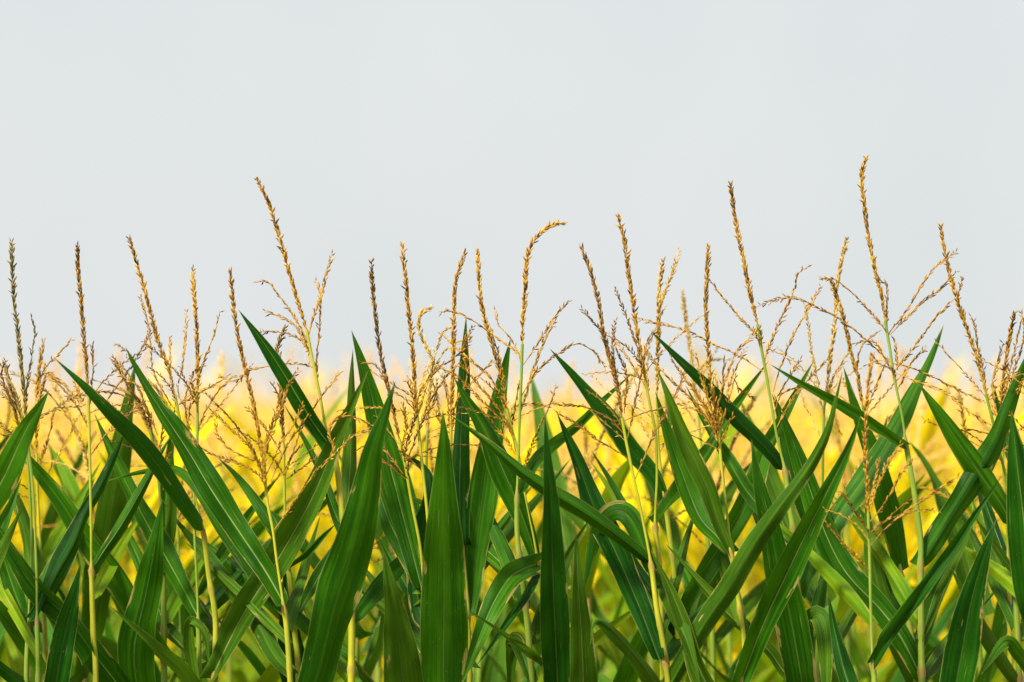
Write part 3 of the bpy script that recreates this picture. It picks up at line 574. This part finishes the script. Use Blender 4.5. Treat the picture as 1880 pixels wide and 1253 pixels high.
F('corn plant with the tall tassel left of centre-right, two arms arching right', 8.1, [(1341, 337), (1346, 378), (1356, 436), (1368, 494), (1379, 548), (1391, 596)], [(1391, 596), (1399, 646), (1408, 695), (1417, 749), (1428, 810), (1441, 864), (1449, 930), (1459, 1000), (1470, 1200), (1478, 1420)], [864, 1085, 1250],
  [[(1305, 517), (1332, 552), (1359, 584), (1386, 612), (1396, 640)], [(1484, 490), (1466, 503), (1457, 535), (1435, 584), (1409, 645), (1403, 670)], [(1507, 526), (1488, 561), (1457, 615), (1430, 682), (1420, 720)], [(1170, 586), (1225, 597), (1269, 611), (1314, 633), (1359, 655), (1404, 684)], [(1395, 640), (1425, 625), (1470, 660), (1420, 740)][2:], [(1540, 735), (1490, 715), (1440, 720), (1420, 760)], [(1386, 732), (1360, 718), (1350, 700)], [(1380, 615), (1395, 605), (1399, 640)], [(1465, 680), (1440, 655), (1410, 640)], [(1520, 660), (1490, 690), (1450, 740), (1424, 790)]],
  [lf([(1440, 864), (1415, 832), (1385, 800), (1350, 767), (1301, 713), (1247, 660), (1193, 606)], 40, 'd', -0.06, fold=34, bw=0.7, pk=0.35, roll=0),
   lf([(1465, 1085), (1490, 1035), (1541, 945), (1577, 892), (1620, 828), (1669, 735), (1702, 670), (1733, 596)], 54, 'g', 0.1, fold=24, bw=0.5, pk=0.42),
   lf([(1478, 1420), (1478, 1300), (1450, 1130), (1432, 1060), (1416, 980), (1394, 890), (1379, 805)], 66, 'g', -0.1, fold=20, bw=0.7, pk=0.45, roll=0),
   lf([(1458, 1010), (1420, 960), (1370, 900), (1332, 836), (1292, 772), (1258, 706)], 34, 'g', 0.15),
   lf([(1474, 1270), (1440, 1235), (1411, 1195), (1357, 1147), (1310, 1100), (1264, 1048), (1220, 997)], 34, 'l', 0.02),
   lf([(1472, 1230), (1480, 1160), (1500, 1130), (1514, 1165), (1517, 1260), (1516, 1340)], 40, 'l', -0.1, roll=0, bw=0.8)], 't', 0.02)
F('corn plant with a plump golden tassel leaning right, crossing the one beside it', 8.35, [(1554, 441), (1542, 494), (1535, 548), (1533, 593), (1524, 660), (1517, 725)], [(1517, 725), (1512, 765), (1510, 900), (1506, 1080), (1500, 1300)], [1000],
  [[(1560, 640), (1545, 670), (1528, 700), (1515, 745)], [(1478, 560), (1490, 640), (1505, 720), (1513, 770)], [(1468, 720), (1490, 770), (1510, 810)], [(1545, 800), (1530, 765), (1512, 790)]],
  [lf([(1508, 1005), (1480, 930), (1455, 850), (1437, 790), (1417, 722)], 44, 'g', 0.05, fold=26, bw=0.6), lf([(1508, 1020), (1540, 960), (1580, 900), (1620, 800), (1630, 760)], 34, 'l', 0.1)], 'ts', 0.05)
F('corn plant with a brown tassel leaning left behind the plump golden one', 8.25, [(1526, 516), (1537, 548), (1551, 593), (1562, 646), (1575, 696), (1584, 745)], [(1584, 745), (1592, 800), (1620, 900), (1647, 1000), (1654, 1052), (1678, 1208), (1684, 1350)], [1052],
  [[(1508, 512), (1524, 516), (1534, 545)], [(1610, 610), (1580, 640), (1572, 700)], [(1628, 660), (1612, 700), (1588, 760)], [(1548, 700), (1566, 730), (1586, 780)]],
  [lf([(1654, 1050), (1638, 968), (1618, 893), (1600, 830), (1572, 755), (1548, 672)], 48, 'g', -0.05, fold=30, bw=0.6, pk=0.3),
   lf([(1680, 1250), (1640, 1150), (1610, 1070), (1596, 980), (1590, 900)], 46, 'l', 0.1)], 't', 0.04)
F('corn plant whose low straight spike and open arms stand in front of dark leaves', 7.85, [(1601, 652), (1594, 709), (1589, 772), (1590, 840), (1592, 900), (1594, 942)], [(1594, 942), (1596, 1002), (1599, 1125), (1602, 1216), (1606, 1330)], [1216],
  [[(1545, 903), (1566, 934), (1592, 972), (1595, 990)], [(1519, 962), (1545, 995), (1573, 1024), (1596, 1048)], [(1762, 874), (1725, 898), (1682, 926), (1631, 966), (1597, 1004)], [(1678, 843), (1653, 872), (1628, 919), (1598, 958)], [(1653, 816), (1631, 850), (1613, 887), (1597, 940)], [(1613, 845), (1606, 883), (1596, 930)]],
  [lf([(1602, 1216), (1636, 1160), (1690, 1089), (1743, 1015), (1790, 947), (1839, 875)], 32, 'd', -0.1, fold=50, bw=0.7, roll=0),
   lf([(1606, 1330), (1560, 1260), (1535, 1170), (1520, 1090)], 36, 'd', 0.1)], 't', 0.0)
F('tallest corn plant in the photo, right of centre with wide rising side arms', 8.05, [(1590, 289), (1582, 320), (1586, 369), (1593, 423), (1604, 486), (1618, 539), (1625, 590)], [(1625, 590), (1633, 637), (1642, 695), (1656, 763), (1664, 820), (1675, 883), (1690, 988), (1690, 1046), (1691, 1125), (1692, 1240), (1700, 1400)], [815, 1042, 1235],
  [[(1508, 512), (1535, 515), (1575, 548), (1618, 597), (1628, 612)], [(1612, 520), (1627, 521), (1629, 548), (1628, 575), (1629, 605)], [(1756, 463), (1723, 486), (1696, 517), (1665, 570), (1635, 608), (1631, 622)], [(1756, 499), (1727, 530), (1691, 557), (1660, 588), (1634, 615)], [(1745, 555), (1718, 584), (1691, 620), (1665, 655), (1647, 675), (1640, 690)], [(1805, 738), (1763, 718), (1718, 695), (1665, 673), (1640, 668)], [(1600, 651), (1614, 668), (1638, 678), (1645, 700)], [(1821, 782), (1781, 758), (1736, 722), (1682, 700), (1643, 684)], [(1388, 564), (1426, 550), (1461, 548), (1511, 570), (1551, 593), (1600, 633), (1641, 672)], [(1642, 622), (1645, 645), (1648, 680)], [(1570, 630), (1600, 626), (1614, 640), (1642, 690)], [(1700, 640), (1672, 668), (1646, 720)]],
  [lf([(1662, 817), (1640, 804), (1582, 767), (1529, 736), (1470, 704), (1412, 668)], 30, 'g', -0.06, fold=48, bw=0.6, roll=0),
   lf([(1689, 1042), (1715, 1000), (1743, 955), (1783, 892), (1826, 818), (1850, 755), (1880, 675), (1905, 610)], 52, 'g', 0.02, fold=32, bw=0.6, pk=0.35),
   lf([(1692, 1244), (1655, 1172), (1617, 1120), (1556, 1055), (1519, 988), (1484, 890), (1452, 800), (1420, 722)], 62, 'g', 0.08, fold=26, bw=0.5, pk=0.42),
   lf([(1700, 1400), (1745, 1300), (1782, 1110), (1807, 1020), (1829, 953)], 70, 'd', -0.1, fold=20, bw=0.7, pk=0.45, roll=0),
   lf([(1691, 1180), (1720, 1080), (1770, 990), (1790, 930), (1760, 880), (1770, 860)][:4], 36, 'l', 0.12)], 't', -0.02)
F('corn plant with a long tassel leaning left, next to the right of the tallest', 8.1, [(1726, 413), (1736, 468), (1747, 517), (1761, 562), (1779, 615), (1799, 678), (1810, 724)], [(1810, 724), (1821, 767), (1834, 825), (1848, 883), (1857, 966), (1865, 1100), (1874, 1400)], [966, 1250],
  [[(1783, 582), (1790, 600), (1794, 630), (1805, 680), (1812, 735)], [(1767, 510), (1760, 540), (1760, 560)], [(1838, 775), (1825, 760), (1818, 750)], [(1855, 800), (1840, 785), (1822, 775)], [(1880, 820), (1862, 815), (1835, 830)], [(1760, 790), (1790, 790), (1826, 800)]],
  [lf([(1857, 968), (1840, 930), (1805, 880), (1763, 818), (1727, 763), (1686, 703)], 54, 'g', -0.06, fold=28, bw=0.5, pk=0.4),
   lf([(1860, 1052), (1826, 1002), (1805, 972), (1790, 950)], 20, 'l', -0.03), lf([(1873, 1262), (1816, 1180), (1779, 1111), (1743, 1038)], 34, 'l', -0.1, fold=35),
   lf([(1849, 900), (1858, 850), (1840, 790), (1822, 700)], 22, 'g', 0.1)], 't', -0.02)
F('corn plant with a short bushy brown tassel near the right edge', 8.2, [(1863, 574), (1853, 620), (1846, 669), (1840, 718), (1836, 760)], [(1836, 760), (1842, 860), (1850, 1000), (1856, 1290)], [1030],
  [[(1875, 592), (1862, 647), (1850, 700), (1840, 745)], [(1842, 630), (1828, 680), (1822, 712), (1836, 780)], [(1885, 650), (1868, 700), (1846, 745), (1838, 790)], [(1875, 570), (1880, 620), (1862, 680), (1842, 760)]],
  [lf([(1850, 1030), (1880, 960), (1900, 900), (1920, 840)], 34, 'g', 0.1), lf([(1850, 1035), (1822, 960), (1800, 900), (1780, 860)], 30, 'd', 0.15)], 't', 0.06)
F('corn plant cut by the right edge, a dark upright leaf in front', 7.95, [(1935, 520), (1930, 640), (1926, 740)], [(1926, 740), (1918, 900), (1908, 1100), (1900, 1330)], [1150],
  [[(1868, 720), (1890, 690), (1925, 760)], [(1872, 790), (1895, 780), (1922, 810)]],
  [lf([(1906, 1152), (1890, 1080), (1880, 960), (1868, 860), (1857, 752)], 66, 'd', -0.1, fold=25, bw=0.7, pk=0.45, roll=0), lf([(1903, 1250), (1870, 1200), (1845, 1180), (1800, 1240)], 36, 'g', -0.05)], 't', 0)

# ---------------------------------------------------------------- plants of the rows behind
def plant_geo(r, H, leafmats, tm, detail):
    """One whole corn plant as named arrays in its own space, foot at the origin. H = height of the tassel foot."""
    parts = []
    lean = r.uniform(-0.05, 0.05, 2)
    P = spline([(0, 0, -0.02), (lean[0] * 0.2, lean[1] * 0.2, H * 0.5), (lean[0], lean[1], H)], 50 if detail > 1 else 18)
    zs = P[:, 2]; s = arclen(P)
    nl = 8; hs = H - 0.24 - np.arange(nl) * 0.155 - r.uniform(0, 0.03, nl)
    G = Geo(); stalk_geo(G, P, 0.0028, 0.0055, [float(np.interp(h, zs, s)) for h in hs[:5]], 8 if detail > 1 else 5)
    parts.append(('stalk', G.cat(), 'sg'))
    az0 = r.uniform(-0.7, 0.7)
    for q in range(nl):
        i = int(np.argmin(np.abs(zs - hs[q]))); az = az0 + (q % 2) * math.pi + r.uniform(-0.5, 0.5); G = Geo()
        up_ = q < 3
        random_leaf(G, P[i], az, r.uniform(0.34, 0.46) if q == 0 else r.uniform(0.48, 0.72), r.uniform(1.0, 1.32) if up_ else r.uniform(0.95, 1.2),
                    r.uniform(0.0, 0.45) if up_ else r.uniform(0.2, 1.1), r.uniform(0.022, 0.034) if up_ else r.uniform(0.034, 0.044), r, n=26 if detail > 1 else 11, m=8 if detail > 1 else 4, fold=r.uniform(18, 50))
        parts.append(('leaf', G.cat(), leafmats[min(q, len(leafmats) - 1)]))
    sc_ = 1.0 if detail > 1 else 1.5
    top = P[-1]; bend = r.normal(0, 0.045, 2)
    Ls = r.uniform(0.2, 0.29)
    Q = spline([top, top + (bend[0] * 0.4, bend[1] * 0.4, Ls * 0.5), top + (bend[0], bend[1], Ls)], 30 if detail > 1 else 8)
    G = Geo(); spike_geo(G, Q, 'main', r, 0.0, scale=sc_, sp=None if detail > 1 else 0.006)
    parts.append(('tassel', G.cat(), tm))
    for q in range(int(r.integers(5, 9))):
        az = r.uniform(0, 2 * math.pi); h = -r.uniform(0.0, 0.09); Lb = r.uniform(0.11, 0.19); e = r.uniform(0.35, 1.15); dr = r.uniform(0.0, 1.3)
        t = np.linspace(0, 1, 20 if detail > 1 else 6); ee = e - dr * t ** 1.5
        d = np.stack([np.cos(az) * np.cos(ee), np.sin(az) * np.cos(ee), np.sin(ee)], 1)
        Q = top + np.array([0, 0, h]) + np.r_[np.zeros((1, 3)), np.cumsum(d[:-1] * Lb / (len(t) - 1), 0)]
        G = Geo(); spike_geo(G, Q, 'side', r, 0.0, scale=sc_, sp=None if detail > 1 else 0.012)
        parts.append(('tassel_branch', G.cat(), tm))
    return parts

def plant_tree(parts, name='corn_plant'):
    root = bpy.data.objects.new(name, None); col.objects.link(root); root.empty_display_size = 0.05
    ts = None
    for nm, arr, mt in parts:
        o = obj(nm, mesh_from(nm, arr, [M[mt]], 'along' if nm == 'leaf' else 'tint'), ts if nm == 'tassel_branch' else root)
        if nm == 'tassel': ts = o
    return root

def copy_tree(o, parent=None):
    c = o.copy(); col.objects.link(c)
    if parent is not None: c.parent = parent
    for ch in list(o.children): copy_tree(ch, c)
    return c

def place(root, x, y, r, H_scale=1.0):
    root.location = (x, y, 0); root.rotation_euler = (0, 0, r.choice([0, math.pi]) + r.uniform(-0.5, 0.5)); root.scale = (1, 1, H_scale)

# second rank: sharp enough to show every part
r2 = np.random.default_rng(5)
protos = [plant_tree(plant_geo(r2, 1.66 + dh, lm, tm, 2)) for dh, lm, tm in ((0.0, 'lgglm', 't'), (0.0, 'mlglm', 'ts'), (-0.04, 'glgml', 'tb'), (0.0, 'glglm', 't'))]
xs = np.arange(-1.16, 1.17, 0.26)
used = 0
for row, y in enumerate((8.72, 9.35)):
    for k, x in enumerate(xs * (y / 8.72)):
        o = protos[used] if used < len(protos) else copy_tree(protos[int(r2.integers(len(protos)))])
        used += 1
        tag(o, 'corn plant half hidden in the second rank behind the sharp front plants', 'corn plants of the second rank', cat='corn plant')
        place(o, x + r2.uniform(-0.05, 0.05) + row * 0.07, y + r2.uniform(-0.1, 0.1), r2, r2.uniform(0.93, 1.01))

# middle rows: out of focus, one mesh each, yellow where the crop has ripened
def merged(parts):
    G = Geo(); mats = []
    for nm, arr, mt in parts:
        if mt not in mats: mats.append(mt)
        v, f, uv, a, mi = arr; G.add(v, f, uv, a, mats.index(mt))
    return mesh_from('corn_plant', G.cat(), [M[x] for x in mats])
near = [merged(plant_geo(r2, 1.72 + r2.uniform(-0.05, 0.05), lm, tm, 1)) for lm, tm in (('yymmm', 'ty'), ('yymmm', 'ty'), ('yyymm', 'ty'), ('ymmmm', 'ty'))]  # lower leaves all yellow-green: light in the gaps is put into their colour
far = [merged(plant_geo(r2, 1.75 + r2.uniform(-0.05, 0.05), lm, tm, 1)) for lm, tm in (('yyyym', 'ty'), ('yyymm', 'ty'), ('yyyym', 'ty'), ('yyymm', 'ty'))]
cnt = 0; y = 10.1
while cnt < 225:
    half = y * 0.1175 + 0.35
    for x in np.arange(-half, half, 0.17 + (y - 10) * 0.012):
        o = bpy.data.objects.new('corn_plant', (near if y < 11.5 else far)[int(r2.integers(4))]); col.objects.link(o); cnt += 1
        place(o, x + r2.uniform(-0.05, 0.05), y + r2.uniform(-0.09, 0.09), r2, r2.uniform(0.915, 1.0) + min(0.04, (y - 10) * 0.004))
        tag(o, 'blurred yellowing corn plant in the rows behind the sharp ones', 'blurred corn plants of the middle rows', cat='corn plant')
    y += 0.76
Y_STUFF = y

# the rest of the field runs together into one yellow mass
def field():
    tv = []
    for me in far:
        n = len(me.vertices); v = np.zeros(n * 3, np.float32); me.vertices.foreach_get('co', v)
        tv.append(v.reshape(-1, 3))
    # light plants for the far field: spike, arms and six blades of a few faces each
    G0 = []
    for k in range(5):
        G = Geo(); r = np.random.default_rng(40 + k); H = 1.76
        P = spline([(0, 0, 0), (0.02, 0, H * 0.5), (r.uniform(-.05, .05), 0, H)], 5); tube(G, P, np.full(5, 0.008), 3, mi=2)
        for q in range(7):
            h = H - 0.22 - q * 0.15; b0 = np.array([0.02, 0, h])
            random_leaf(G, b0, r.uniform(-0.8, 0.8) + (q % 2) * math.pi, r.uniform(0.4, 0.65), 1.1, r.uniform(0.2, 1.6), 0.036, r, n=6, m=2, mi=0 if q < 4 else 1)
        top = P[-1]
        for q in range(7):
            az = r.uniform(0, 6.3); e = 1.5 if q == 0 else r.uniform(0.4, 1.2); Lb = 0.27 if q == 0 else 0.16
            Q = top + np.array([math.cos(az) * math.cos(e), math.sin(az) * math.cos(e), math.sin(e)]) * (np.linspace(0, 1, 4) * Lb)[:, None]
            tube(G, Q, np.array([.004, .006, .005, .001]) * (1.0 if q == 0 else 0.7), 3, np.full(4, r.uniform(0.3, 1)), 3)
        G0.append(G.cat())
    big = Geo(); r = np.random.default_rng(9); y = Y_STUFF
    while y < 95:
        half = y * 0.1175 + 1.2; step = 0.2 + (y - 18) * 0.005
        for x in np.arange(-half, half, step):
            v, f, uv, a, mi = G0[int(r.integers(5))]; an = r.uniform(-0.6, 0.6) + math.pi * r.integers(2); c, s = math.cos(an), math.sin(an)
            v2 = np.stack([v[:, 0] * c - v[:, 1] * s + x + r.uniform(-.06, .06), v[:, 0] * s + v[:, 1] * c + y + r.uniform(-.1, .1), v[:, 2] * r.uniform(0.93, 1.05)], 1)
            big.add(v2, f, uv, a); big.mi[-1] = mi
        y += 0.76 if y < 40 else 1.5
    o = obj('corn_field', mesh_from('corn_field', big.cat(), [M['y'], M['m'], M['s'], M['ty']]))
    tag(o, 'far rows of ripe yellow corn blurred into one glowing mass', kind='stuff')
field()
